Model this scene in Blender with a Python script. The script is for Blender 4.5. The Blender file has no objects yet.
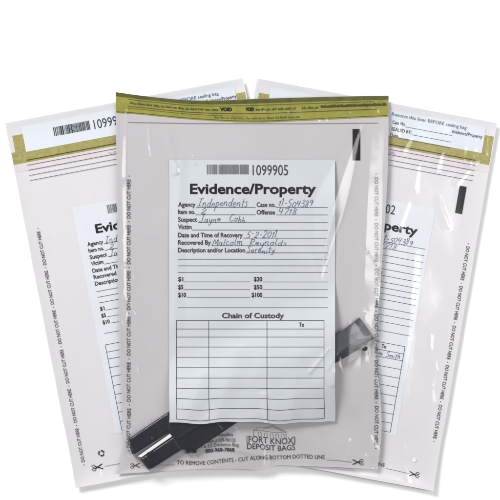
import bpy, bmesh, math, random
from mathutils import Vector, noise
random.seed(7)
C = bpy.context.scene.collection
SC = bpy.context.scene

# ---------------------------------------------------------------- camera, world, lamps, exposure
K = 0.00088            # metres per unit of the layout grid (one unit = 1/500 of the picture's width)
H = 1.6                # camera height above the table
cam_d = bpy.data.cameras.new('camera')
cam = bpy.data.objects.new('camera', cam_d); C.objects.link(cam)
cam.location = (0, 0, H)
cam_d.sensor_width = 36
cam_d.lens = 36 * H / (500 * K)
cam_d.clip_start = 0.05; cam_d.clip_end = 60
SC.camera = cam
world = bpy.data.worlds.new('World'); SC.world = world
world.use_nodes = True
world.node_tree.nodes['Background'].inputs['Color'].default_value = (1, 1, 1, 1)
world.node_tree.nodes['Background'].inputs['Strength'].default_value = 0.22
SC.view_settings.view_transform = 'Standard'
SC.view_settings.look = 'None'
SC.view_settings.exposure = 0.1
SC.view_settings.gamma = 1


def softbox(name, loc, sx, sy, radiance, target=(0, 0, 0)):
    d = bpy.data.lights.new(name, 'AREA'); d.shape = 'RECTANGLE'
    d.size = sx; d.size_y = sy
    d.energy = radiance * math.pi * sx * sy
    d.color = (1, 0.99, 0.985)
    o = bpy.data.objects.new(name, d); C.objects.link(o)
    o.location = loc
    o.rotation_euler = (Vector(target) - Vector(loc)).to_track_quat('-Z', 'Y').to_euler()
    return o


softbox('key_softbox', (-1.15, 1.45, 1.15), 0.95, 0.75, 28)
softbox('strip_softbox', (0.85, 0.0, 1.00), 0.34, 1.3, 6.0)
softbox('fill_softbox', (-1.1, -0.5, 1.0), 0.30, 1.0, 3.2)
SC.cycles.sample_clamp_indirect = 3
SC.cycles.sample_clamp_direct = 12
SC.cycles.max_bounces = 10
SC.cycles.transparent_max_bounces = 24


# ---------------------------------------------------------------- materials
def new_mat(name):
    m = bpy.data.materials.new(name); m.use_nodes = True
    return m, m.node_tree.nodes, m.node_tree.links


def plain(name, col, rough=0.5, spec=0.3, vary=0.0, scale=60, metal=0.0, bump=0.0, bscale=400):
    m, n, l = new_mat(name)
    b = n['Principled BSDF']
    b.inputs['Base Color'].default_value = (*col, 1)
    b.inputs['Roughness'].default_value = rough
    b.inputs['Metallic'].default_value = metal
    b.inputs['Specular IOR Level'].default_value = spec
    tc = n.new('ShaderNodeTexCoord')
    if vary:
        t = n.new('ShaderNodeTexNoise'); t.inputs['Scale'].default_value = scale
        t.inputs['Detail'].default_value = 5
        r = n.new('ShaderNodeMapRange')
        r.inputs['From Min'].default_value = 0.3; r.inputs['From Max'].default_value = 0.7
        r.inputs['To Min'].default_value = 1 - vary; r.inputs['To Max'].default_value = 1 + vary
        mx = n.new('ShaderNodeMix'); mx.data_type = 'RGBA'; mx.blend_type = 'MULTIPLY'
        mx.inputs['Factor'].default_value = 1
        mx.inputs[6].default_value = (*col, 1)
        l.new(tc.outputs['Object'], t.inputs['Vector'])
        l.new(t.outputs['Fac'], r.inputs['Value'])
        l.new(r.outputs['Result'], mx.inputs[7])
        l.new(mx.outputs[2], b.inputs['Base Color'])
    if bump:
        t2 = n.new('ShaderNodeTexNoise'); t2.inputs['Scale'].default_value = bscale
        t2.inputs['Detail'].default_value = 3
        bp = n.new('ShaderNodeBump'); bp.inputs['Strength'].default_value = bump
        bp.inputs['Distance'].default_value = 0.001
        l.new(tc.outputs['Object'], t2.inputs['Vector'])
        l.new(t2.outputs['Fac'], bp.inputs['Height'])
        l.new(bp.outputs['Normal'], b.inputs['Normal'])
    return m


def film_mat(name, ior, rough, bump):
    m, n, l = new_mat(name)
    n.remove(n['Principled BSDF'])
    out = n['Material Output']
    tr = n.new('ShaderNodeBsdfTransparent'); tr.inputs['Color'].default_value = (0.985, 0.985, 0.985, 1)
    gl = n.new('ShaderNodeBsdfGlossy'); gl.inputs['Roughness'].default_value = rough
    fr = n.new('ShaderNodeFresnel'); fr.inputs['IOR'].default_value = ior
    # the same reflectance from both sides of the thin film
    ge = n.new('ShaderNodeNewGeometry'); mr = n.new('ShaderNodeMapRange')
    mr.inputs['To Min'].default_value = ior; mr.inputs['To Max'].default_value = 1 / ior
    l.new(ge.outputs['Backfacing'], mr.inputs['Value']); l.new(mr.outputs['Result'], fr.inputs['IOR'])
    mx = n.new('ShaderNodeMixShader')
    tc = n.new('ShaderNodeTexCoord'); t = n.new('ShaderNodeTexNoise')
    t.inputs['Scale'].default_value = 55; t.inputs['Detail'].default_value = 4
    bp = n.new('ShaderNodeBump'); bp.inputs['Strength'].default_value = bump; bp.inputs['Distance'].default_value = 0.002
    l.new(tc.outputs['Object'], t.inputs['Vector']); l.new(t.outputs['Fac'], bp.inputs['Height'])
    l.new(bp.outputs['Normal'], gl.inputs['Normal'])
    l.new(fr.outputs['Fac'], mx.inputs[0]); l.new(tr.outputs[0], mx.inputs[1]); l.new(gl.outputs[0], mx.inputs[2])
    l.new(mx.outputs[0], out.inputs['Surface'])
    return m


M = {
    'table': plain('white_table', (0.93, 0.93, 0.93), 0.6, 0.2, 0.01, 8),
    'film': film_mat('clear_film', 1.66, 0.15, 0.08),
    'back_front': plain('grey_film_backing', (0.492, 0.474, 0.492), 0.42, 0.25, 0.015, 30, bump=0.05),
    'back_side': plain('pale_film_backing', (0.662, 0.648, 0.672), 0.42, 0.25, 0.012, 30, bump=0.05),
    'olive': plain('olive_adhesive', (0.275, 0.262, 0.046), 0.5, 0.3, 0.16, 120, bump=0.1),
    'olive_dark': plain('olive_adhesive_dark', (0.090, 0.088, 0.020), 0.5, 0.3, 0.25, 160, bump=0.1),
    'olive_pale': plain('olive_adhesive_pale', (0.335, 0.300, 0.105), 0.5, 0.3, 0.16, 420, bump=0.1),
    'liner': plain('peel_liner', (0.66, 0.70, 0.75), 0.5, 0.3, 0.02, 50),
    'pink': plain('pink_tint_print', (0.66, 0.60, 0.63), 0.5, 0.3, 0.04, 80),
    'panel': plain('form_white_print', (0.548, 0.578, 0.612), 0.5, 0.3, 0.015, 40),
    'panel_pale': plain('form_white_print_pale', (0.668, 0.696, 0.740), 0.5, 0.3, 0.012, 40),
    'ink': plain('black_print_ink', (0.008, 0.008, 0.010), 0.5, 0.2),
    'ink_grey': plain('thin_print_ink', (0.045, 0.047, 0.055), 0.5, 0.2),
    'ink_faint': plain('faint_print_ink', (0.16, 0.16, 0.17), 0.5, 0.2),
    'ink_rose': plain('rose_print_ink', (0.42, 0.30, 0.34), 0.5, 0.2),
    'ink_olive': plain('olive_print_ink', (0.06, 0.06, 0.012), 0.5, 0.2),
    'pen': plain('ball_pen_ink', (0.065, 0.075, 0.14), 0.5, 0.2),
    'ink_blue': plain('blue_print_ink', (0.10, 0.14, 0.22), 0.5, 0.2),
    'tool': plain('black_tool_body', (0.011, 0.0135, 0.021), 0.30, 0.4, 0.25, 90, bump=0.25, bscale=900),
    'tool_edge': plain('black_tool_edge', (0.006, 0.007, 0.010), 0.5, 0.4, 0.2, 90),
    'steel': plain('grey_steel_end', (0.070, 0.076, 0.092), 0.34, 0.5, 0.14, 90, metal=0.35, bump=0.1, bscale=700),
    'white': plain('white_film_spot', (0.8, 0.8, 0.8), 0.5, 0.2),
}

# ---------------------------------------------------------------- helpers


def wpt(px, py, z):
    """layout grid (x right, y down, z up, all in grid units) to metres"""
    f = (H - z * K) / H
    return Vector(((px - 250) * K * f, (250 - py) * K * f, z * K))


def sstep(a, b, x):
    t = max(0.0, min(1.0, (x - a) / (b - a)))
    return t * t * (3 - 2 * t)


def interp(pts, x):
    """smooth interpolation of a list of (x, y)"""
    if x <= pts[0][0]:
        return pts[0][1]
    for i in range(len(pts) - 1):
        (x0, y0), (x1, y1) = pts[i], pts[i + 1]
        if x <= x1:
            m0 = (y1 - (pts[i - 1][1] if i else y0)) / (x1 - (pts[i - 1][0] if i else x0))
            j = i + 2 if i + 2 < len(pts) else i + 1
            m1 = (pts[j][1] - y0) / (pts[j][0] - x0)
            h = x1 - x0; t = (x - x0) / h
            return ((2 * t**3 - 3 * t**2 + 1) * y0 + (t**3 - 2 * t**2 + t) * h * m0
                    + (-2 * t**3 + 3 * t**2) * y1 + (t**3 - t**2) * h * m1)
    return pts[-1][1]


def catmull(pts, n=5):
    if len(pts) < 3:
        return list(pts)
    P = [pts[0]] + list(pts) + [pts[-1]]
    out = []
    for i in range(1, len(P) - 2):
        a, b, c, d = P[i - 1], P[i], P[i + 1], P[i + 2]
        for k in range(n):
            t = k / n
            out.append(tuple(0.5 * ((2 * b[q]) + (-a[q] + c[q]) * t + (2 * a[q] - 5 * b[q] + 4 * c[q] - d[q]) * t * t
                                    + (-a[q] + 3 * b[q] - 3 * c[q] + d[q]) * t**3) for q in (0, 1)))
    out.append(pts[-1])
    return out


def resample(pts, step):
    out = [pts[0]]
    for (x0, y0), (x1, y1) in zip(pts[:-1], pts[1:]):
        n = max(1, int(math.hypot(x1 - x0, y1 - y0) / step))
        for k in range(1, n + 1):
            out.append((x0 + (x1 - x0) * k / n, y0 + (y1 - y0) * k / n))
    return out


class Flat:
    """verts (x,y) and faces in flat artwork coordinates"""
    def __init__(self):
        self.v = []; self.f = []

    def add(self, vs, fs):
        o = len(self.v); self.v += vs; self.f += [[i + o for i in f] for f in fs]

    def stroke(self, pts, w, step=3.0, closed=False):
        pts = list(pts)
        if closed:
            pts.append(pts[0])
        pts = resample(pts, step)
        vs = []; fs = []
        for i, p in enumerate(pts):
            a = pts[max(0, i - 1)]; b = pts[min(len(pts) - 1, i + 1)]
            dx, dy = b[0] - a[0], b[1] - a[1]; L = math.hypot(dx, dy) or 1
            nx, ny = -dy / L * w / 2, dx / L * w / 2
            vs += [(p[0] + nx, p[1] + ny), (p[0] - nx, p[1] - ny)]
            if i:
                k = 2 * i
                fs.append([k - 2, k - 1, k + 1, k])
        self.add(vs, fs)

    def rect(self, x0, y0, x1, y1, step=3.0):
        nx = max(1, int(abs(x1 - x0) / step)); ny = max(1, int(abs(y1 - y0) / step))
        vs = [(x0 + (x1 - x0) * i / nx, y0 + (y1 - y0) * j / ny) for j in range(ny + 1) for i in range(nx + 1)]
        fs = [[j * (nx + 1) + i, j * (nx + 1) + i + 1, (j + 1) * (nx + 1) + i + 1, (j + 1) * (nx + 1) + i]
              for j in range(ny) for i in range(nx)]
        self.add(vs, fs)

    def map(self, fn):
        self.v = [fn(*p) for p in self.v]
        return self


_fc = {}


def glyphs(s, bold):
    key = (s, bold)
    if key not in _fc:
        cu = bpy.data.curves.new('lettering', 'FONT'); cu.body = s; cu.resolution_u = 3
        cu.offset = bold
        o = bpy.data.objects.new('lettering', cu); C.objects.link(o)
        bpy.context.view_layer.update()
        me = bpy.data.meshes.new_from_object(o.evaluated_get(bpy.context.evaluated_depsgraph_get()))
        vs = [(v.co.x, v.co.y) for v in me.vertices]; fs = [list(p.vertices) for p in me.polygons]
        bpy.data.objects.remove(o); bpy.data.curves.remove(cu); bpy.data.meshes.remove(me)
        _fc[key] = (vs, fs)
    return _fc[key]


CAP = None


def text(F, s, x0, x1, base, cap, bold=0.0, ang=0.0):
    """string s fitted between x0 and x1 on its baseline; ang turns it about (x0, base)"""
    global CAP
    if CAP is None:
        CAP = max(p[1] for p in glyphs('H', 0.0)[0])
    vs, fs = glyphs(s, bold)
    mn = min(p[0] for p in vs); mxx = max(p[0] for p in vs)
    ca, sa = math.cos(ang), math.sin(ang)
    out = []
    for x, y in vs:
        a = (x - mn) / (mxx - mn) * (x1 - x0); b = -y / CAP * cap
        out.append((x0 + a * ca - b * sa, base + a * sa + b * ca))
    F.add(out, fs)


HAND = {
    'I': (.5, [[(0, .95), (.5, 1)], [(.27, .97), (.2, 0)], [(-.02, 0), (.45, .05)]]),
    'n': (.42, [[(0, .5), (.03, 0)], [(.03, .3), (.15, .5), (.28, .42), (.3, 0), (.42, .06)]]),
    'd': (.42, [[(.32, .45), (.15, .5), (.02, .25), (.1, .02), (.28, .12), (.36, 1.0)], [(.36, 1), (.32, .1), (.42, .02)]]),
    'e': (.38, [[(.02, .25), (.3, .32), (.22, .5), (.05, .4), (.03, .12), (.15, 0), (.38, .14)]]),
    'p': (.38, [[(.05, .5), (0, -.45)], [(.04, .4), (.2, .52), (.32, .35), (.2, .05), (.04, .08)]]),
    't': (.3, [[(.12, .9), (.1, .1), (.25, .02)], [(-.02, .58), (.28, .6)]]),
    's': (.32, [[(.28, .45), (.12, .5), (.08, .35), (.25, .2), (.15, 0), (0, .05)]]),
    'J': (.5, [[(.1, 1), (.55, .98)], [(.35, .98), (.3, .1), (.15, -.08), (0, .12)]]),
    'a': (.42, [[(.3, .42), (.12, .5), (.02, .2), (.12, 0), (.28, .15), (.32, .48), (.33, .08), (.42, .02)]]),
    'y': (.38, [[(0, .5), (.08, .15), (.25, .12), (.34, .5), (.25, -.25), (.1, -.42), (.02, -.3)]]),
    'C': (.55, [[(.5, .85), (.3, 1), (.05, .6), (.08, .12), (.3, 0), (.52, .15)]]),
    'o': (.38, [[(.18, .5), (.02, .28), (.12, .02), (.3, .15), (.28, .42), (.16, .5), (.38, .42)]]),
    'b': (.36, [[(.05, 1), (.03, .05)], [(.04, .3), (.2, .48), (.32, .25), (.2, 0), (.03, .08)]]),
    'M': (.6, [[(0, 0), (.12, 1), (.3, .35), (.5, 1), (.55, 0)]]),
    'l': (.22, [[(.1, 1), (.06, .1), (.2, .02)]]),
    'c': (.34, [[(.28, .42), (.12, .5), (.02, .22), (.12, 0), (.34, .1)]]),
    'm': (.6, [[(0, .5), (.03, 0)], [(.03, .3), (.13, .5), (.24, .42), (.26, 0)], [(.26, .3), (.38, .5), (.48, .4), (.5, 0), (.6, .06)]]),
    'R': (.5, [[(.05, 0), (.1, 1)], [(.05, .95), (.35, .95), (.4, .7), (.1, .5), (.48, 0)]]),
    'S': (.45, [[(.42, .85), (.2, 1), (.05, .75), (.35, .4), (.25, .02), (0, .1)]]),
    'r': (.3, [[(.03, .5), (.06, 0)], [(.05, .3), (.15, .48), (.28, .46)]]),
    'i': (.18, [[(.05, .5), (.05, .08), (.16, .02)], [(.08, .75), (.1, .79)]]),
    'h': (.4, [[(.06, 1), (.03, 0)], [(.03, .3), (.15, .5), (.28, .42), (.3, 0), (.4, .05)]]),
    '0': (.42, [[(.2, .95), (.02, .55), (.12, .02), (.32, .2), (.36, .7), (.2, .95)]]),
    '1': (.25, [[(.0, .75), (.14, 1), (.08, 0)]]),
    '2': (.45, [[(.02, .75), (.2, 1), (.38, .78), (.2, .35), (0, .02), (.15, .1), (.42, .02)]]),
    '3': (.4, [[(.05, .92), (.3, .98), (.32, .7), (.12, .52), (.34, .4), (.3, .05), (0, .05)]]),
    '4': (.45, [[(.1, 1), (.02, .45), (.38, .5)], [(.34, .95), (.26, 0)]]),
    '5': (.42, [[(.4, 1), (.12, .98), (.08, .6), (.32, .5), (.3, .08), (0, .05)]]),
    '7': (.42, [[(.0, .95), (.4, .98), (.12, 0)]]),
    '8': (.4, [[(.32, .85), (.15, 1), (.05, .78), (.3, .35), (.2, 0), (.03, .2), (.34, .8)]]),
    '9': (.4, [[(.34, .75), (.18, .98), (.02, .72), (.18, .5), (.34, .8), (.24, 0)]]),
    '-': (.35, [[(.05, .45), (.28, .47)]]),
    ' ': (.4, []),
}


def hand(F, s, x0, x1, base, cap, w=0.42, slant=0.28):
    tot = sum(HAND[c][0] + .09 for c in s)
    sx = (x1 - x0) / tot
    cx = 0.0
    for c in s:
        adv, st = HAND[c]
        jy = random.uniform(-.11, .11); js = random.uniform(.8, 1.2)
        for ln in st:
            pts = [(x0 + (cx + px) * sx + py * slant * cap, base - (py * js + jy + .05 * math.sin(cx * 1.7 + x0)) * cap) for px, py in catmull(ln, 5)]
            F.stroke(pts, w, 50)
        cx += adv + .09


def scribble(F, x0, x1, base, h, w=0.4):
    """print too small to read: uneven upright marks in word-like runs"""
    x = x0
    while x < x1:
        L = random.uniform(2.5, 7)
        e = min(x1, x + L)
        while x < e:
            k = random.random()
            hh = h * (1 if k < .25 else .62)
            F.stroke([(x, base), (x + random.uniform(-.1, .1), base - hh)], w, 50)
            if k > .45:
                yy = base - random.choice((0, .3, .62)) * h
                F.stroke([(x, yy), (x + .85, yy)], w * .8, 50)
            x += random.uniform(.7, 1.1)
        x += 1.1


# ---------------------------------------------------------------- object helpers
def link_mesh(name, verts, faces, m, parent=None, origin=None, smooth=False):
    me = bpy.data.meshes.new(name)
    o0 = origin or Vector((0, 0, 0))
    me.from_pydata([tuple(Vector(v) - o0) for v in verts], [], faces)
    me.materials.append(m)
    if smooth:
        me.polygons.foreach_set('use_smooth', [True] * len(me.polygons))
    me.update()
    o = bpy.data.objects.new(name, me); C.objects.link(o)
    if parent:
        o.parent = parent
    return o


def thing(name, label, cat, loc, group=None):
    o = bpy.data.objects.new(name, None); C.objects.link(o)
    o.location = loc; o.empty_display_size = 0.02
    o['label'] = label; o['category'] = cat
    if group:
        o['group'] = group
    return o


# ---------------------------------------------------------------- the setting: a white table top
tb = link_mesh('table_surface', [(-4, -4, 0), (4, -4, 0), (4, 4, 0), (-4, 4, 0)], [[0, 1, 2, 3]], M['table'])
tb['kind'] = 'structure'


# ---------------------------------------------------------------- bags: shape
def seg_q(p, a, b):
    dx, dy = b[0] - a[0], b[1] - a[1]; L2 = dx * dx + dy * dy
    t = ((p[0] - a[0]) * dx + (p[1] - a[1]) * dy) / L2
    q = ((p[0] - a[0]) * dy - (p[1] - a[1]) * dx) / math.sqrt(L2)
    return t, q


def ridge(p, a, b, w0, w1, h0, h1, ra=0.5):
    """a fold from a to b: width w0..w1, height h0..h1, ra = share of the width on its left side"""
    t, q = seg_q(p, a, b)
    if t < -.05 or t > 1.05:
        return 0.0
    e = sstep(-.05, .06, t) * (1 - sstep(.94, 1.05, t))
    t = max(0, min(1, t))
    w = w0 + (w1 - w0) * t; h = h0 + (h1 - h0) * t
    wl, wr = w * ra, w * (1 - ra)
    k = 1 + q / wr if q < 0 else 1 - q / wl
    if k <= 0:
        return 0.0
    return h * e * (k * k * (3 - 2 * k) * .35 + k * .65)


def nz(x, y, s, seed):
    return noise.noise(Vector((x / s, y / s, seed)))


def facet(p, a, b, w0, w1, lw=1.6, slope=.29, f0=1, f1=1):
    """a fold whose right flank falls evenly over w0..w1; its left flank is lw times as wide; f0, f1: ends fade out"""
    t, q = seg_q(p, a, b)
    if t < 0 or t > 1:
        return 0.0
    L = math.hypot(b[0] - a[0], b[1] - a[1]); r = min(.3, 4 / L)
    e = (sstep(0, r, t) if f0 else 1) * (1 - (sstep(1 - r, 1, t) if f1 else 0))
    w = w0 + (w1 - w0) * t
    k = 1 - q / w if q > 0 else 1 + q / (w * lw)
    return slope * w * e * max(0.0, k)


def creases(seed, n, boxes):
    """short random folds: (x0, y0, x1, y1) boxes they start in"""
    rnd = random.Random(seed); out = []
    for k in range(n):
        x0, y0, x1, y1 = boxes[k % len(boxes)]
        x, y = rnd.uniform(x0, x1), rnd.uniform(y0, y1)
        an = rnd.gauss(math.pi / 2, .42); L = rnd.uniform(13, 40)
        b = (x + math.cos(an) * L, y + math.sin(an) * L)
        out.append(((x, y), b, rnd.uniform(1.2, 1.8), rnd.uniform(1.4, 3.4), rnd.uniform(1.2, 2.6), rnd.uniform(.14, .31)))
    return out


class Folds:
    """folds kept by 16-unit cells, so that each point only asks the folds near it"""
    def __init__(s, items):
        s.c = {}
        for it in items:
            (ax, ay), (bx, by), w0, w1 = it[:4]
            m = max(w0, w1) * max(1, it[4] if len(it) > 4 else 1.6) + 1
            for cx in range(int((min(ax, bx) - m) // 16), int((max(ax, bx) + m) // 16) + 1):
                for cy in range(int((min(ay, by) - m) // 16), int((max(ay, by) + m) // 16) + 1):
                    s.c.setdefault((cx, cy), []).append(it)

    def h(s, x, y):
        return sum(facet((x, y), *it) for it in s.c.get((int(x // 16), int(y // 16)), ()))


class SideBag:
    def __init__(s, org, xh, yh, U, V, seed):
        s.o, s.xh, s.yh, s.U, s.V, s.seed = org, xh, yh, U, V, seed
        s.det = xh[0] * yh[1] - xh[1] * yh[0]

    def loc(s, u, v):
        return (s.o[0] + u * s.xh[0] + v * s.yh[0], s.o[1] + u * s.xh[1] + v * s.yh[1])

    def inv(s, x, y):
        dx, dy = x - s.o[0], y - s.o[1]
        return ((dx * s.yh[1] - dy * s.yh[0]) / s.det, (dy * s.xh[0] - dx * s.xh[1]) / s.det)

    def pt(s, a, b):
        u, v = a * s.U, b * s.V
        e = nz(v, s.seed, 60, 1) * .8
        f = nz(u, s.seed, 60, 5) * .5
        return s.loc(u + e * (1 if a < .5 else -1) * abs(2 * a - 1) ** 8, v + f * abs(2 * b - 1) ** 8)

    def d(s, x, y):
        u, v = s.inv(x, y)
        return min(u, s.U - u, v, s.V - v)

    def art(s, x, y):
        return s.loc(.92 * (x - 115.6), 124.9 + .879 * (y - 193.3))

    def lift(s, x, y):
        d = max(0, s.d(x, y))
        u, v = s.inv(x, y)
        return 1.6 * math.exp(-d / 9) + 1.6 * math.exp(-max(0, s.V - v) / 12) + 1.0 * math.exp(-max(0, s.U - u) / 10)

    def zb(s, x, y):
        return 1.2 + s.lift(x, y) + (2.6 * sstep(-60, 14, left.d(x, y)) if s is not left else 0)

    def zf(s, x, y):
        d = max(0.0, s.d(x, y))
        z = s.zb(x, y) + .85 + .35 * sstep(0, 16, d)
        z += sstep(0, 10, d) * (.5 * (.45 + nz(x, y, 46, s.seed)) + .10 * nz(x, y, 16, s.seed + 3))
        for r in s.ridges:
            z += sstep(-1, 5, d) * ridge((x, y), *r)
        z += sstep(-1, 4, d) * s.facets.h(x, y)
        return z


left = SideBag((5, 123), (238 / 242, -45 / 242), (71 / 372, 365 / 372), 242, 372, 3.3)
right = SideBag((257, 78), (240 / 244, 45 / 244), (-64 / 373.5, 368 / 373.5), 244, 373.5, 9.1)
left.ridges = [((75, 118), (112, 330), 9, 14, .5, .9), ((30, 150), (55, 300), 8, 9, .3, .5)]
right.ridges = [((415, 250), (398, 440), 14, 18, .35, .6)]
left.facets = Folds(creases(3, 16, [(20, 130, 40, 240), (60, 300, 90, 460), (40, 110, 110, 150), (85, 450, 120, 470)]))
right.facets = Folds([((486.6, 132), (485, 158), 3.2, 4.6, .8, .24)]
                     + creases(4, 18, [(470, 140, 486, 240), (430, 300, 452, 430), (395, 110, 480, 150), (400, 440, 430, 470), (400, 160, 440, 200)]))


def zbase(x, y):
    """underside of the tool: a plane through the backing below its two ends"""
    k = (x - 140) / (365 - 140)
    return .9 + (1 - k) * front.zb(140, 446) + k * front.zb(356, 345)


def thick(x, y):
    return 7.0 - 3.0 * sstep(345, 374, x)


def tool_top(x, y):
    x = max(126, min(374, x))
    return zbase(x, y) + thick(x, y) + .4


class FrontBag:
    L = [(92, 115.6), (180, 116.8), (260, 117.8), (340, 119.4), (400, 121.8), (430, 123.4), (446, 124.2), (458, 121.5), (474, 117)]
    R = [(95.5, 388.7), (160, 388), (210, 385.6), (280, 380.8), (320, 377.6), (339, 376.0), (356, 375.6), (375, 377.6), (395, 380.2),
         (425, 381.6), (450, 380), (469.5, 377.6)]
    T = [(115.6, 92), (145, 96), (185, 99.9), (215, 100.4), (250, 99), (300, 97.4), (350, 96.2), (388.7, 95.5)]
    B = [(117, 474), (150, 472), (200, 469.2), (240, 469), (263, 470), (268, 468), (275, 465.4), (300, 466), (340, 467.4), (377.6, 469.5)]
    seed = 21.7
    ridges = [
        # fold at the bottom by the emblem
        ((267, 424), (266.5, 470), 5, 8, .5, 2.0, .5),
        ((264, 392), (267, 425), 12, 6, .6, .8, .5),
        # thin creases under the seal on the left
        ((161, 118), (177, 170), 3, 8, .7, .9, .5),
        ((146, 112), (147, 150), 3, 4, .6, .5, .5),
        ((176, 118), (196, 165), 3, 8, .5, .5, .5),
        ((124, 100), (121, 175), 6, 9, 1.0, 1.1, .5),
        ((122, 180), (125, 330), 9, 8, 1.0, .8, .5),
        ((181, 150), (174, 330), 16, 22, .8, 1.0, .5),
        # taut film round the tool
        ((129, 455), (118, 473), 5, 5, 1.6, .8, .5),
        ((128, 440), (131, 390), 7, 10, 1.4, .5, .5),
        ((365, 349), (372, 425), 8, 20, 1.2, .8, .5),
        # buckled film over the tool, below the banner of the form
        ((214, 424), (240, 345), 24, 34, .9, .7, .5), ((184, 424), (206, 370), 22, 28, .7, .6, .5),
        ((290, 424), (300, 350), 26, 32, .8, .6, .5),
    ]

    facets = Folds([
        # film pulled tight over the ends of the tool
        ((361, 316), (351, 240), 5, 1.5, 2, .24), ((357, 312), (340, 262), 3, 1.4, 2, .2), ((366, 346), (373, 380), 2, 4, 1.5, .24),
        ((131, 456), (121, 472), 2.4, 1.4, 1.5, .26), ((150, 471), (146, 473), 2, 2, 1.5, .2), ((126, 441), (125, 405), 2.4, 1.4, 1.5, .25),
        ((140, 436), (150, 396), 3, 1.6, 2, .2), ((200, 452), (214, 468), 2, 3, 1.5, .22), ((232, 424), (250, 452), 2, 3.4, 1.5, .2),
        ((206, 414), (224, 432), 2.4, 2, 2, .24), ((161, 119), (178, 176), 1.6, 4, 2, .26), ((176, 120), (192, 158), 1.6, 3, 2, .24),
        ((146, 114), (149, 160), 1.4, 3, 2, .22), ((266, 426), (265.5, 469), 2, 3.8, 1.2, .27),
        ((123, 100), (127, 113), 2, 3, 1.2, .28),
        # short folds across the seal
        ((304, 105), (320, 122), 1.8, 2.8, 1.2, .3), ((311, 104), (328, 121), 1.8, 2.4, 1.2, .3), ((257, 98), (264, 113), 1.8, 2.4, 1.2, .3),
        ((312, 97.6), (318, 112), 1.8, 2.4, 1.2, .3), ((364, 97), (374, 110), 1.8, 2.6, 1.2, .3), ((151, 96), (154, 113), 1.8, 2.4, 1.2, .28),
        ((170, 98), (171.6, 114), 1.8, 2.4, 1.2, .28), ((179, 98.6), (178, 117), 1.8, 2.8, 1.2, .28), ((240, 104), (243, 119), 1.6, 2.2, 1.2, .28),
        ((374, 97), (378, 113), 1.8, 2.8, 1.2, .28), ((215, 102), (219, 118), 1.6, 2.4, 1.2, .27), ((283, 99), (288, 114), 1.6, 2.2, 1.2, .27),
        ((344, 98), (350, 114), 1.6, 2.2, 1.2, .28)]
        + creases(11, 38, [(119, 130, 140, 300), (120, 430, 175, 458), (345, 400, 374, 452), (180, 440, 330, 458), (350, 225, 372, 330),
                           (330, 345, 372, 380), (125, 320, 160, 430)]))

    # broad glossy folds falling from the seal on the right: (y, crest x, width of the right flank, its slope)
    falls = [[(116, 363, 1.2, .29), (160, 348.5, 7.5, .29), (200, 335.5, 12, .29), (232, 328, 8, .28), (270, 322, 2, .24), (285, 320, .5, .1)],
             [(113, 373, 1.2, .2), (150, 370.5, 9, .22), (215, 367, 14, .22), (265, 365, 13.5, .22), (300, 363.5, 11, .21), (338, 369, 3, .12)],
             [(354, 366, 2.5, .16), (378, 362, 10, .2), (398, 362.5, 12.5, .21), (420, 366, 8, .2), (438, 370, 2, .12)],
             [(128, 123, 2, .28), (165, 121.5, 4, .3), (220, 121.5, 4.5, .28), (300, 122, 3, .26), (330, 123, 1, .1)]]

    def fall(s, x, y):
        z = 0.0
        for f in s.falls:
            if f[0][0] < y < f[-1][0]:
                xc = interp([(k[0], k[1]) for k in f], y)
                if abs(x - xc) < 28:
                    w = max(.3, interp([(k[0], k[2]) for k in f], y)); sl = interp([(k[0], k[3]) for k in f], y)
                    q = x - xc
                    k = 1 - q / w if q > 0 else 1 + q / (w * 1.7)
                    e = sstep(f[0][0], f[0][0] + 8, y) * (1 - sstep(f[-1][0] - 14, f[-1][0], y))
                    z += sl * w * e * max(0.0, k)
        return z

    def edge(s, x, y):
        return (interp(s.L, y), interp(s.R, y), interp(s.T, x), interp(s.B, x))

    def pt(s, a, b):
        Tx = 115.6 + a * (388.7 - 115.6); Bx = 117 + a * (377.6 - 117)
        Ly = 92 + b * (474 - 92); Ry = 95.5 + b * (469.5 - 95.5)
        t = (Tx, interp(s.T, Tx)); bo = (Bx, interp(s.B, Bx))
        l = (interp(s.L, Ly), Ly); r = (interp(s.R, Ry), Ry)
        c00, c10, c01, c11 = (115.6, 92), (388.7, 95.5), (117, 474), (377.6, 469.5)
        return tuple((1 - b) * t[q] + b * bo[q] + (1 - a) * l[q] + a * r[q]
                     - ((1 - a) * (1 - b) * c00[q] + a * (1 - b) * c10[q] + (1 - a) * b * c01[q] + a * b * c11[q])
                     for q in (0, 1))

    def d(s, x, y):
        l, r, t, b = s.edge(x, y)
        return min(x - l, r - x, y - t, b - y)

    def art(s, x, y):
        # the print lies in a buckled film: small drift of the lower lines
        k = sstep(375, 425, y)
        return (x + .4 * k * math.sin(y / 9), y + k * (1.1 * math.sin((x - 175) / 13.5) + .5 * math.sin(x / 6.1)) * (1 - .5 * sstep(430, 470, y)))

    def zb(s, x, y):
        d = max(0.0, s.d(x, y))
        return 1.4 + 2.9 * sstep(-80, 30, left.d(x, y)) + 3.2 * sstep(-80, 30, right.d(x, y)) + 1.0 * math.exp(-d / 8) + 0.6 * math.exp(-max(0.0, interp(s.B, x) - y) / 12)

    def bulge(s, x, y):
        t, q = seg_q((x, y), (133, 451), (371, 337))
        ex = max(0.0, -t, t - 1) * 264
        q2 = abs(q + 6 * (1 - t)) - (19 - 8 * max(0, min(1, t)))
        dd = math.hypot(ex, max(0, q2))
        hmax = tool_top(x, y) + 1.5 - s.zb(x, y) - .8
        return hmax * (1 - sstep(0, 58, dd))

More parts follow.
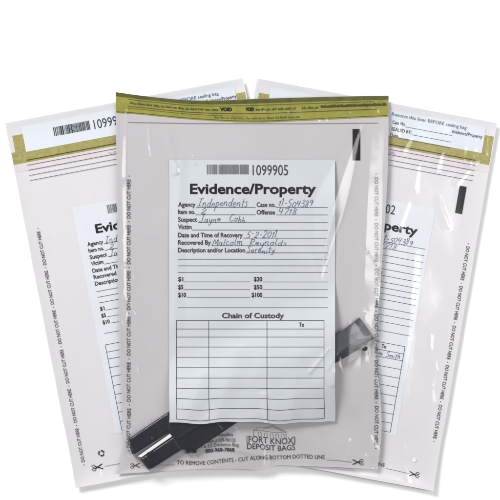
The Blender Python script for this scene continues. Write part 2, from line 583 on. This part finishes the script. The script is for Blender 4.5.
    def zf(s, x, y):
        d = max(0.0, s.d(x, y))
        z = .85 + .75 * sstep(0, 16, d)
        z += sstep(0, 12, d) * (.7 * (.45 + nz(x, y, 48, s.seed)) + .14 * nz(x, y, 17, s.seed + 3))
        z += s.bulge(x, y) * sstep(-1.5, 5, d)
        for r in s.ridges:
            z += sstep(-2, 4, d) * ridge((x, y), *r)
        z += sstep(-1, 4, d) * (s.facets.h(x, y) + s.fall(x, y))
        return s.zb(x, y) + z


front = FrontBag()
ORG = {}


def sheet(bag, name, zfun, m, parent, org, nu, nv):
    vs = []
    for j in range(nv + 1):
        for i in range(nu + 1):
            x, y = bag.pt(i / nu, j / nv)
            vs.append(wpt(x, y, zfun(x, y)))
    fs = [[j * (nu + 1) + i, (j + 1) * (nu + 1) + i, (j + 1) * (nu + 1) + i + 1, j * (nu + 1) + i + 1]
          for j in range(nv) for i in range(nu)]
    return link_mesh(name, vs, fs, m, parent, org, smooth=True)


def hidden_by_front(pts):
    return all(front.d(x, y) > 1.5 for x, y in pts)


class Printer:
    """lays flat artwork inside a bag: on the underside of its front film, or on its backing"""
    def __init__(s, bag, root, org, ink_shift):
        s.bag, s.root, s.org = bag, root, org

    def put(s, name, F, m, depth, parent=None, use_art=True, on_film=False):
        if not F.v:
            return None
        pts = [s.bag.art(*p) for p in F.v] if use_art else list(F.v)
        if s.bag is not front and hidden_by_front(pts):
            return None
        top = s.bag is front and on_film
        vs = [wpt(x, y, s.bag.zf(x, y) - depth) if top else wpt(x, y, s.bag.zb(x, y) + .76 - depth) for x, y in pts]
        # faces must look up at the camera
        fs = []
        for f in F.f:
            a = sum(vs[f[i]].x * vs[f[(i + 1) % len(f)]].y - vs[f[(i + 1) % len(f)]].x * vs[f[i]].y for i in range(len(f)))
            fs.append(f if a > 0 else f[::-1])
        return link_mesh(name, vs, fs, m, parent or s.root, s.org)


D_PANEL, D_LINE, D_INK = .62, .42, .30


def T(s, x0, x1, base, cap, bold=0.0, ang=0.0):
    F = Flat(); text(F, s, x0, x1, base, cap, bold, ang); return F


def Hn(s, x0, x1, base, cap, w=.42):
    F = Flat(); hand(F, s, x0, x1, base, cap, w); return F


def Ln(*segs, w=.42):
    F = Flat()
    for a, b in segs:
        F.stroke([a, b], w, 3)
    return F


def barcode(x0, y0, x1, y1):
    F = Flat(); rnd = random.Random(5); x = x0
    while x < x1 - .5:
        w = rnd.choice((.45, .45, .9, 1.35)); w = min(w, x1 - x)
        F.rect(x, y0, x + w, y1, 4)
        x += w + rnd.choice((.4, .4, .75))
    return F


def scissors(cx, cy, s, flip):
    F = Flat()
    def q(x, y): return (cx + (-x if flip else x) * s, cy + y * s)
    F.stroke([q(-5.5, -2.6), q(0, 0), q(2.2, 1.2)], 1.0 * s, 50); F.stroke([q(-5.5, 2.6), q(0, 0), q(2.2, -1.2)], 1.0 * s, 50)
    for sg in (-1, 1):
        F.stroke([q(3.9 + 1.8 * math.cos(a), sg * 1.9 + 1.25 * math.sin(a)) for a in [k * math.pi / 6 for k in range(12)]], .55 * s, 50, closed=True)
    return F


def recycle(cx, cy, r):
    F = Flat()
    for k in range(3):
        a0 = k * 2 * math.pi / 3 + .5
        F.stroke([(cx + r * math.cos(a0 + t), cy + r * math.sin(a0 + t)) for t in [i * .22 for i in range(6)]], r * .5, 50)
        a1 = a0 + 1.15
        p = [(cx + rr * math.cos(a1 + da), cy + rr * math.sin(a1 + da)) for rr, da in ((r * 1.5, 0), (r * .5, 0), (r, .62))]
        F.add(p, [[0, 1, 2]])
    return F


def edge_text(x, y0, y1, up):
    """DO NOT CUT HERE repeated along a side seam"""
    F = Flat(); P = 45.7
    n = int((y1 - y0 + 4) // P)
    for k in range(n + 1):
        ys = y0 + k * P
        F.stroke([(x + (-1.4 if up else 1.4) - .45, ys), (x + (-1.4 if up else 1.4) + .45, ys)], .9, 9)
        if k < n:
            if up:
                text(F, 'DO NOT CUT HERE', 0, 39, 0, 3.6, .008)
                m = len(glyphs('DO NOT CUT HERE', .008)[0])
                F.v[-m:] = [(x + b, ys + P - 3.4 - a) for a, b in F.v[-m:]]
            else:
                text(F, 'DO NOT CUT HERE', 0, 39, 0, 3.6, .008)
                m = len(glyphs('DO NOT CUT HERE', .008)[0])
                F.v[-m:] = [(x - b, ys + 3.4 + a) for a, b in F.v[-m:]]
    return F


def make_bag(bag, name, label, cx, cy, back, panel_m, serial, seg):
    org = wpt(cx, cy, 0)
    root = thing(name, label, 'evidence bag', org, 'clear plastic evidence bags')
    nu, nv = seg
    sheet(bag, 'back_film', bag.zb, back, root, org, nu // 3, nv // 3)
    sheet(bag, 'front_film', bag.zf, M['film'], root, org, nu, nv)
    P = Printer(bag, root, org, 0)
    # ---- the printed form and what is on it
    F = Flat(); F.rect(169.2, 160, 335 if bag is front else 331, 422.6, 1.6)
    panel = P.put('form_panel', F, panel_m, D_PANEL, on_film=True)
    put = lambda n, F, m, dp=D_INK: P.put(n, F, m, dp, panel, on_film=True)
    put('barcode', barcode(206.8, 164.5, 248.6, 174.2), M['ink_faint'])
    put('serial_number', T(serial, 252.6, 288, 175.2, 10.2), M['ink_grey'])
    put('form_title', T('Evidence/Property', 190, 316, 193.6, 9.6, .026), M['ink'])
    for s, x0, x1, b in (('Agency', 178, 195.5, 206.6), ('Case no.', 256.6, 275.6, 206.8), ('Item no.', 178, 195, 213.9),
                         ('Offense', 256.6, 275, 214.4), ('Suspect', 178, 197, 221.6), ('Victim', 178, 191.6, 229),
                         ('Date and Time of Recovery', 178, 242.6, 237.2), ('Recovered By', 178, 210.8, 244.6),
                         ('Description and/or Location', 178, 245, 252.2)):
        put('field_label', T(s, x0, x1, b, 4.4, .022), M['ink_grey'])
    put('field_line', Ln(((196, 207.4), (255.5, 207.4)), ((276, 207.4), (327.6, 207.4)), ((195.6, 214.8), (255.5, 214.8)),
                         ((276, 214.9), (327.6, 214.9)), ((198, 222.5), (327.6, 222.6)), ((192, 230), (327.6, 230.2)),
                         ((243, 238.1), (327.6, 238.2)), ((211, 245.6), (327.6, 245.6)), ((245.5, 252.8), (327.6, 252.8)),
                         ((178, 259.2), (327.6, 259.2)), ((178, 265.8), (327.6, 265.8)), ((178, 272.3), (327.6, 272.3)), w=.5),
        M['ink_grey'], D_LINE)
    hands = (('Independents', 197, 248, 206.8, 8.5), ('2', 201, 206.5, 213.4, 6), ('Jayne', 199, 221, 222, 6.5),
             ('Cobb', 229, 245, 221.8, 6.5), ('11-504389', 278, 313, 206.6, 6.5), ('4718', 278, 297, 214.4, 6),
             ('5-2-2011', 246, 277, 237.6, 7), ('Malcolm', 212, 243, 245, 6.5), ('Reynolds', 249, 287, 245, 6.5),
             ('Serenity', 246.5, 275, 252.6, 6))
    for h in hands:
        put('handwriting', Hn(*h), M['pen'])
    for s, x0, x1, b in (('$1', 178.2, 183.2, 281.2), ('$20', 253.8, 262.2, 281.2), ('$5', 178.2, 183.2, 289.2), ('$50', 253.8, 262.2, 289.2),
                         ('$10', 178.2, 186, 297), ('$100', 251.6, 262.2, 297)):
        put('amount_label', T(s, x0, x1, b, 4.2, .022), M['ink'])
    put('amount_line', Ln(((184, 281.8), (250, 281.8)), ((262.6, 281.9), (327.6, 281.9)), ((184, 289.6), (250, 289.6)),
                          ((262.6, 289.6), (327.6, 289.6)), ((187, 297.3), (250, 297.3)), ((262.6, 297.3), (327.6, 297.3)),
                          ((178, 307.6), (327.6, 307.6)), w=.45), M['ink_grey'], D_LINE)
    put('table_heading', T('Chain of Custody', 222, 284, 318, 5, .024), M['ink_grey'])
    rows = [320.5, 329, 337, 347, 357.2, 367.6, 378, 388.3, 398.6, 409, 419.4]
    segs = [((176.4, y), (324, y)) for y in rows] + [((x, 320.5), (x, 419.4)) for x in (176.4, 208.8, 267, 324)]
    put('custody_table', Ln(*segs, w=.48), M['ink_grey'], D_LINE)
    put('field_label', T('To', 299, 304, 326.6, 4, .022), M['ink'])
    if bag is right:
        put('handwriting', Hn('m Smith', 297, 321, 335.6, 5.5), M['pen'])
    # ---- print straight on the film
    F = Flat(); F.rect(352.6, 129, 360.2, 160.4, 2)
    P.put('black_mark', F, M['ink'], D_INK)
    P.put('edge_text', edge_text(130.4, 176, 455, True), M['ink_grey'], D_INK)
    P.put('edge_text', edge_text(374.6 if bag is front else 371, 174 if bag is front else 192, 455, False), M['ink_grey'], D_INK)
    if bag is not left:
        P.put('tear_line_text', T('TO REMOVE CONTENTS - CUT ALONG BOTTOM DOTTED LINE', 176.5, 324.5, 0, 3.9, 0.0).map(
            lambda x, y: (x, y + interp([(176, 464.4), (215, 463.6), (262, 459.6), (270, 458.6), (300, 458.4), (325, 459.6)], x))), M['ink_grey'], D_INK)
        P.put('tear_line', Ln(((326, 460.6), (352, 461.6)), w=.4), M['ink_faint'], D_INK)
        P.put('scissors_mark', scissors(357.5, 461.4, .95, False), M['ink'], D_INK)
    if bag is front:
        P.put('scissors_mark', scissors(134.8, 465.6, .8, True), M['ink_grey'], D_INK)
        P.put('tear_line', Ln(((141, 465.8), (174, 464.8)), w=.35), M['ink_faint'], D_INK)
    if bag is left:
        g = lambda u, v: left.loc(u, v)
        P.put('scissors_mark', scissors(25, 355.5, .95, True).map(g), M['ink'], D_INK, use_art=False)
        P.put('tear_line', Ln(((32, 356), (88, 356)), w=.4).map(g), M['ink_faint'], D_INK, use_art=False)
        P.put('recycling_mark', recycle(31.5, 352.5 - 10, 2.6).map(g), M['ink_grey'], D_INK, use_art=False)
    if bag is front:
        # supplier text and the emblem
        F = Flat(); text(F, 'Supplies', 218, 233.5, 437, 3.4, .014); text(F, 'Item # 838-90/12E', 208, 236, 442.4, 3.4, .014)
        text(F, '9 x 12 Evidence Bag', 200.5, 239, 446.8, 3.4, .014); P.put('supplier_text', F, M['ink_faint'], D_INK)
        P.put('supplier_text', T('800-968-7868', 205.4, 234.6, 452, 3.5, .03), M['ink_grey'], D_INK)
        F = Flat()
        lo = [(254, 437), (254, 430.6), (257, 430.6), (257, 428.4), (262, 428.2), (267, 427), (273, 424), (279, 426.6), (286, 430.4), (286.6, 437)]
        F.stroke(lo, .45, 3); F.stroke([(254, 431), (287, 430.8)], .4, 3)
        F.stroke([(263, 430), (273, 425.4), (283, 430)], .35, 3)
        for wx in (258.6, 264.6, 270.4, 276, 281.6):
            F.stroke([(wx, 437), (wx, 433), (wx + 1.7, 432.4), (wx + 3, 433), (wx + 3, 437)], .4, 3)
        for bx, sg in ((247.2, 1), (295, -1)):
            F.stroke([(bx + sg * 2.2, 436.8), (bx, 436.8), (bx, 443.4), (bx + sg * 2.2, 443.4)], 1.1 if sg < 0 else .7, 3)
        emb = P.put('emblem', F, M['ink_faint'], D_INK)
        P.put('emblem_text', T('FORT KNOX', 249, 293.6, 443, 6.2), M['ink_grey'], D_INK, emb)
        P.put('emblem_text', T('DEPOSIT BAGS', 247.2, 295.2, 449.6, 5.4), M['ink_grey'], D_INK, emb)
        # the closed seal
        F = Flat(); nx, ny = 182, 18
        vs = []
        for j in range(ny + 1):
            for i in range(nx + 1):
                x = 115.9 + (388.4 - 115.9) * i / nx
                bot = interp([(115, 113), (140, 114.6), (190, 119.4), (250, 122.6), (300, 121), (350, 118.6), (389, 116.8)], x)
                top = interp(front.T, x) + .15
                vs.append((x, top + (bot - top) * j / ny))
        F.add(vs, [[j * (nx + 1) + i, j * (nx + 1) + i + 1, (j + 1) * (nx + 1) + i + 1, (j + 1) * (nx + 1) + i] for j in range(ny) for i in range(nx)])
        band = P.put('adhesive_seal', F, M['olive'], D_PANEL, use_art=False)

        def bandy(x, k):
            bot = interp([(115, 113), (140, 114.6), (190, 119.4), (250, 122.6), (300, 121), (350, 118.6), (389, 116.8)], x)
            top = interp(front.T, x)
            return top + (bot - top) * k
        F = Flat(); vs = []
        for i in range(nx + 1):
            x = 115.9 + (388.4 - 115.9) * i / nx
            for k in (.012, .10, .19):
                vs.append((x, bandy(x, k)))
        F.add(vs, [[3 * i + q, 3 * i + 3 + q, 3 * i + 4 + q, 3 * i + 1 + q] for i in range(nx) for q in (0, 1)])
        P.put('seal_edge', F, M['olive_dark'], D_LINE, band, use_art=False)
        F = Flat()
        for k, x0, x1, w in ((.27, 128, 376, .4), (.62, 128, 378, .5), (.72, 128, 250, .3), (.93, 117, 388, .4)):
            F.stroke([(x, bandy(x, k)) for x in range(x0, x1, 3)], w, 9)
        P.put('seal_line', F, M['ink_olive'], D_INK, band, use_art=False)
        F = Flat()
        for (xa, xb) in ((130, 218), (256, 296), (302, 318)):
            scribble(F, xa, xb, 0, 2.6, .42)
        F.map(lambda x, y: (x, bandy(x, .50) + y))
        P.put('fine_print', F, M['ink_olive'], D_INK, band, use_art=False)
        F = Flat(); scribble(F, 214, 300, 0, 2.4, .3); F.map(lambda x, y: (x, bandy(x, .86) + y))
        P.put('fine_print', F, M['ink_olive'], D_INK, band, use_art=False)
        for x0, x1, kk in ((220, 232, .5), (245.5, 254, .5)):
            P.put('void_mark', T('VOID', x0, x1, 0, 3.2, .06).map(lambda x, y: (x, bandy(x, kk) + y)), M['ink'], D_INK, band, use_art=False)
        F = Flat()
        for k in range(3):
            scribble(F, 321, 386, -k * .25, 2.9 - k * .5, .75)
        F.map(lambda x, y: (x, bandy(x, .47) + y))
        P.put('void_mark', F, M['ink_olive'], D_INK, band, use_art=False)
        P.put('fold_line', Ln(((128, 122.3), (190, 123.4)), ((190, 123.4), (300, 123.6)), ((300, 123.6), (378, 123)), w=.5), M['ink_faint'], D_INK)
    else:
        g = lambda u, v: bag.loc(u, v)
        ua = lambda n, F, m, dp=D_INK, par=None: P.put(n, F.map(g), m, dp, par, use_art=False)
        F = Flat(); F.rect(1, 43, bag.U - 1, 50.5, 2.5); ua('pink_strip', F, M['pink'], D_PANEL)
        F = Flat(); F.rect(.6, 30.6, bag.U - .6, 43, 2); F.rect(4.6, 14, 15.2, 30.6, 2); F.rect(bag.U - 10, 14, bag.U - .8, 30.6, 2)
        band = ua('adhesive_seal', F, M['olive_pale'], D_PANEL)
        F = Flat(); F.rect(15.2, 6.5, bag.U - 10, 32.4, 2); lin = ua('peel_liner', F, M['liner'], D_LINE + .05)
        ua('seal_line', Ln(((14, 40.6), (bag.U - 13, 40.6)), w=.75), M['ink_olive'], D_INK, band)
        ua('fold_line', Ln(((13.8, 45.7), (bag.U - 14, 45.7)), ((13.8, 50.9), (bag.U - 14, 50.9)), ((13.8, 56.1), (bag.U - 14, 56.1)),
                           ((13.8, 61.2), (bag.U - 14, 61.2)), w=.42), M['ink_grey'])
        F = Flat(); scribble(F, 96, 150, 49.6, 2.2, .3); ua('fine_print', F, M['ink_rose'])
        ua('barcode', barcode(46, 13.2, 83.4, 22.2), M['ink_grey'], D_INK - .05, lin)
        ua('serial_number', T(serial, 86.8, 121, 22.6, 9), M['ink_grey'], D_INK - .05, lin)
        ua('liner_text', T('Remove this liner BEFORE sealing bag', 139, 215, 12, 3.2, .008), M['ink_blue'], D_INK - .05, lin)
        for s, x0, x1, v in (('Case No.', 141, 154, 20.4), ('Evidence/Property', 201.5, 232, 18.6), ('SEALED BY:', 141, 161.5, 27.2), ('Date', 141, 149, 34.4 - 1.2)):
            ua('liner_text', T(s, x0, x1, v - .6, 3.3, .01), M['ink_grey'], D_INK - .05, lin)
        ua('field_line', Ln(((154.5, 20.6), (202, 20.6)), ((162, 27.2), (202, 27.2)), ((149.6, 33), (202, 33)), w=.4), M['ink_grey'], D_INK - .05, lin)
    if bag is right:
        F = Flat()
        n = 28; vs = [(414, 460)] + [(414 + 2.3 * math.cos(a * 2 * math.pi / n), 460 + 2.3 * math.sin(a * 2 * math.pi / n)) for a in range(n)]
        F.add(vs, [[0, i + 1, (i + 1) % n + 1] for i in range(n)])
        P.put('white_spot', F, M['white'], D_INK, use_art=False)
    return root


make_bag(left, 'evidence_bag', 'left bag, tilted counterclockwise, with a barcode on its white peel strip', 140, 290,
         M['back_side'], M['panel_pale'], '1099904', (150, 220))
make_bag(right, 'evidence_bag', 'right bag, tilted clockwise, with white case number strip and black mark, nothing inside', 360, 290,
         M['back_side'], M['panel_pale'], '1099902', (150, 220))
make_bag(front, 'evidence_bag', 'front upright bag with olive seal, holding a black tool, on top of the other two', 250, 285,
         M['back_front'], M['panel'], '1099905', (210, 300))


# ---------------------------------------------------------------- the black tool inside the front bag
def prism(outline, z0, z1, bev=.9):
    """a solid block with bevelled top from a plan outline; z0 bottom function, z1 = thickness function"""
    n = len(outline)
    area = sum(outline[i][0] * outline[(i + 1) % n][1] - outline[(i + 1) % n][0] * outline[i][1] for i in range(n))
    if area > 0:
        outline = outline[::-1]
    dirs = []
    for i in range(n):
        p, a, b = outline[i], outline[i - 1], outline[(i + 1) % n]
        e1 = Vector((p[0] - a[0], p[1] - a[1])).normalized(); e2 = Vector((b[0] - p[0], b[1] - p[1])).normalized()
        n1 = Vector((e1.y, -e1.x)); n2 = Vector((e2.y, -e2.x))
        m = (n1 + n2); m = m.normalized() if m.length > 1e-6 else n1
        dirs.append(m / max(.35, m.dot(n1)))
    vs = [wpt(p[0], p[1], z0(*p)) for p in outline]
    rings = [(0, 1.0), (.07, .7), (.2, .42), (.4, .2), (.68, .06), (1.0, 0)]
    for ki, kz in rings:
        for p, m in zip(outline, dirs):
            vs.append(wpt(p[0] + m.x * bev * ki, p[1] + m.y * bev * ki, z0(*p) + z1(*p) - bev * kz))
    R = len(rings)
    fs = [list(range(n))[::-1], [R * n + i for i in range(n)]]
    for L in range(R):
        for i in range(n):
            j = (i + 1) % n
            fs.append([L * n + i, L * n + j, (L + 1) * n + j, (L + 1) * n + i])
    return vs, fs


def fix_normals(o):
    bm = bmesh.new(); bm.from_mesh(o.data); bmesh.ops.recalc_face_normals(bm, faces=bm.faces); bm.to_mesh(o.data); bm.free()


torg = wpt(240, 400, 6)
tool = thing('hand_tool', 'long black two pronged tool with grey steel end, lying inside the front bag', 'tool', torg)


def solid(name, outline, m, dz=0.0, zt=None, bev=1.5, parent=None):
    vs, fs = prism(outline, lambda x, y: zbase(x, y) + dz, zt or thick, bev)
    o = link_mesh(name, vs, fs, m, parent or tool, torg)
    fix_normals(o)
    return o


# body: from the prong roots to the steel end; most of it lies under the printed form
solid('body', [(167, 412.6), (230, 384), (300, 353), (331, 338), (331, 365), (290, 391), (237.5, 422.2), (196, 450.2), (180.6, 449.4), (171.6, 436.2), (167.6, 430.4)], M['tool'])
solid('prong', [(130, 437.6), (169.6, 411), (171.5, 430.6), (134, 454.6), (131.8, 453.6), (128, 442), (128.4, 440.2)], M['tool'], dz=.2, bev=2.6)
pr = solid('prong', [(140.6, 458.4), (173.6, 436), (182.6, 449.2), (150.4, 469.8), (148, 469.6), (141.2, 460.6)], M['tool'], dz=-.3, bev=2.6)
solid('latch', [(146.2, 455), (147.4, 452.6), (151, 451), (152.8, 450.6), (154.6, 453.4), (150, 457.2)], M['tool_edge'], dz=.4, bev=.5, parent=pr)
solid('knob', [(185.4, 449.6), (188, 447), (190.6, 449), (190.4, 453), (187, 453.6)], M['tool_edge'], zt=lambda x, y: 5, bev=.6)
solid('knob', [(191, 449.6), (194, 446.8), (196.8, 449), (196.6, 452.6), (193.4, 453.4)], M['tool_edge'], zt=lambda x, y: 5, bev=.6)
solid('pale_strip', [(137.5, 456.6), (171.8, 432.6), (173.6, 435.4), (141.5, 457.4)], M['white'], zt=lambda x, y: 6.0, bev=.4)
# a shallow rib along the body's spine
solid('rib', [(177, 437), (182, 434), (229, 405), (229.6, 407), (184, 436.4), (179, 440)], M['tool_edge'], dz=6.9, zt=lambda x, y: .8, bev=.3)
# steel end: two faces meeting in a ridge that runs from the peak to the tip
def steel_end():
    P_ = {'a': (331, 339, 6.4), 'b': (359.6, 317.4, 3.0), 'c': (374, 337.6, 2.4), 'd': (331, 358.6, 6.8), 'r': (357.5, 339, 7.0), 'a2': (345.5, 328, 5.6)}
    top = [P_[k] for k in ('a', 'a2', 'b', 'c', 'd')]
    vs = [wpt(x, y, zbase(x, y)) for x, y, z in top] + [wpt(x, y, zbase(x, y) + z) for x, y, z in top] + [wpt(P_['r'][0], P_['r'][1], zbase(357, 339) + P_['r'][2])]
    n = 5
    fs = [list(range(n))] + [[i, (i + 1) % n, n + (i + 1) % n, n + i] for i in range(n)] + [[n + i, n + (i + 1) % n, 2 * n] for i in range(n)]
    o = link_mesh('steel_end', vs, fs, M['steel'], tool, torg); fix_normals(o)


steel_end()
solid('lower_rail', [(331, 359), (356, 346.4), (373.6, 338.4), (357, 350.6), (331, 365.6)], M['tool_edge'], zt=lambda x, y: 6.8 - 3.6 * sstep(345, 374, x), bev=.5)
solid('knob', [(361.6, 345.8), (366.8, 343.4), (368, 348), (366, 351), (362.6, 350)], M['tool_edge'], zt=lambda x, y: 3.8, bev=.8)
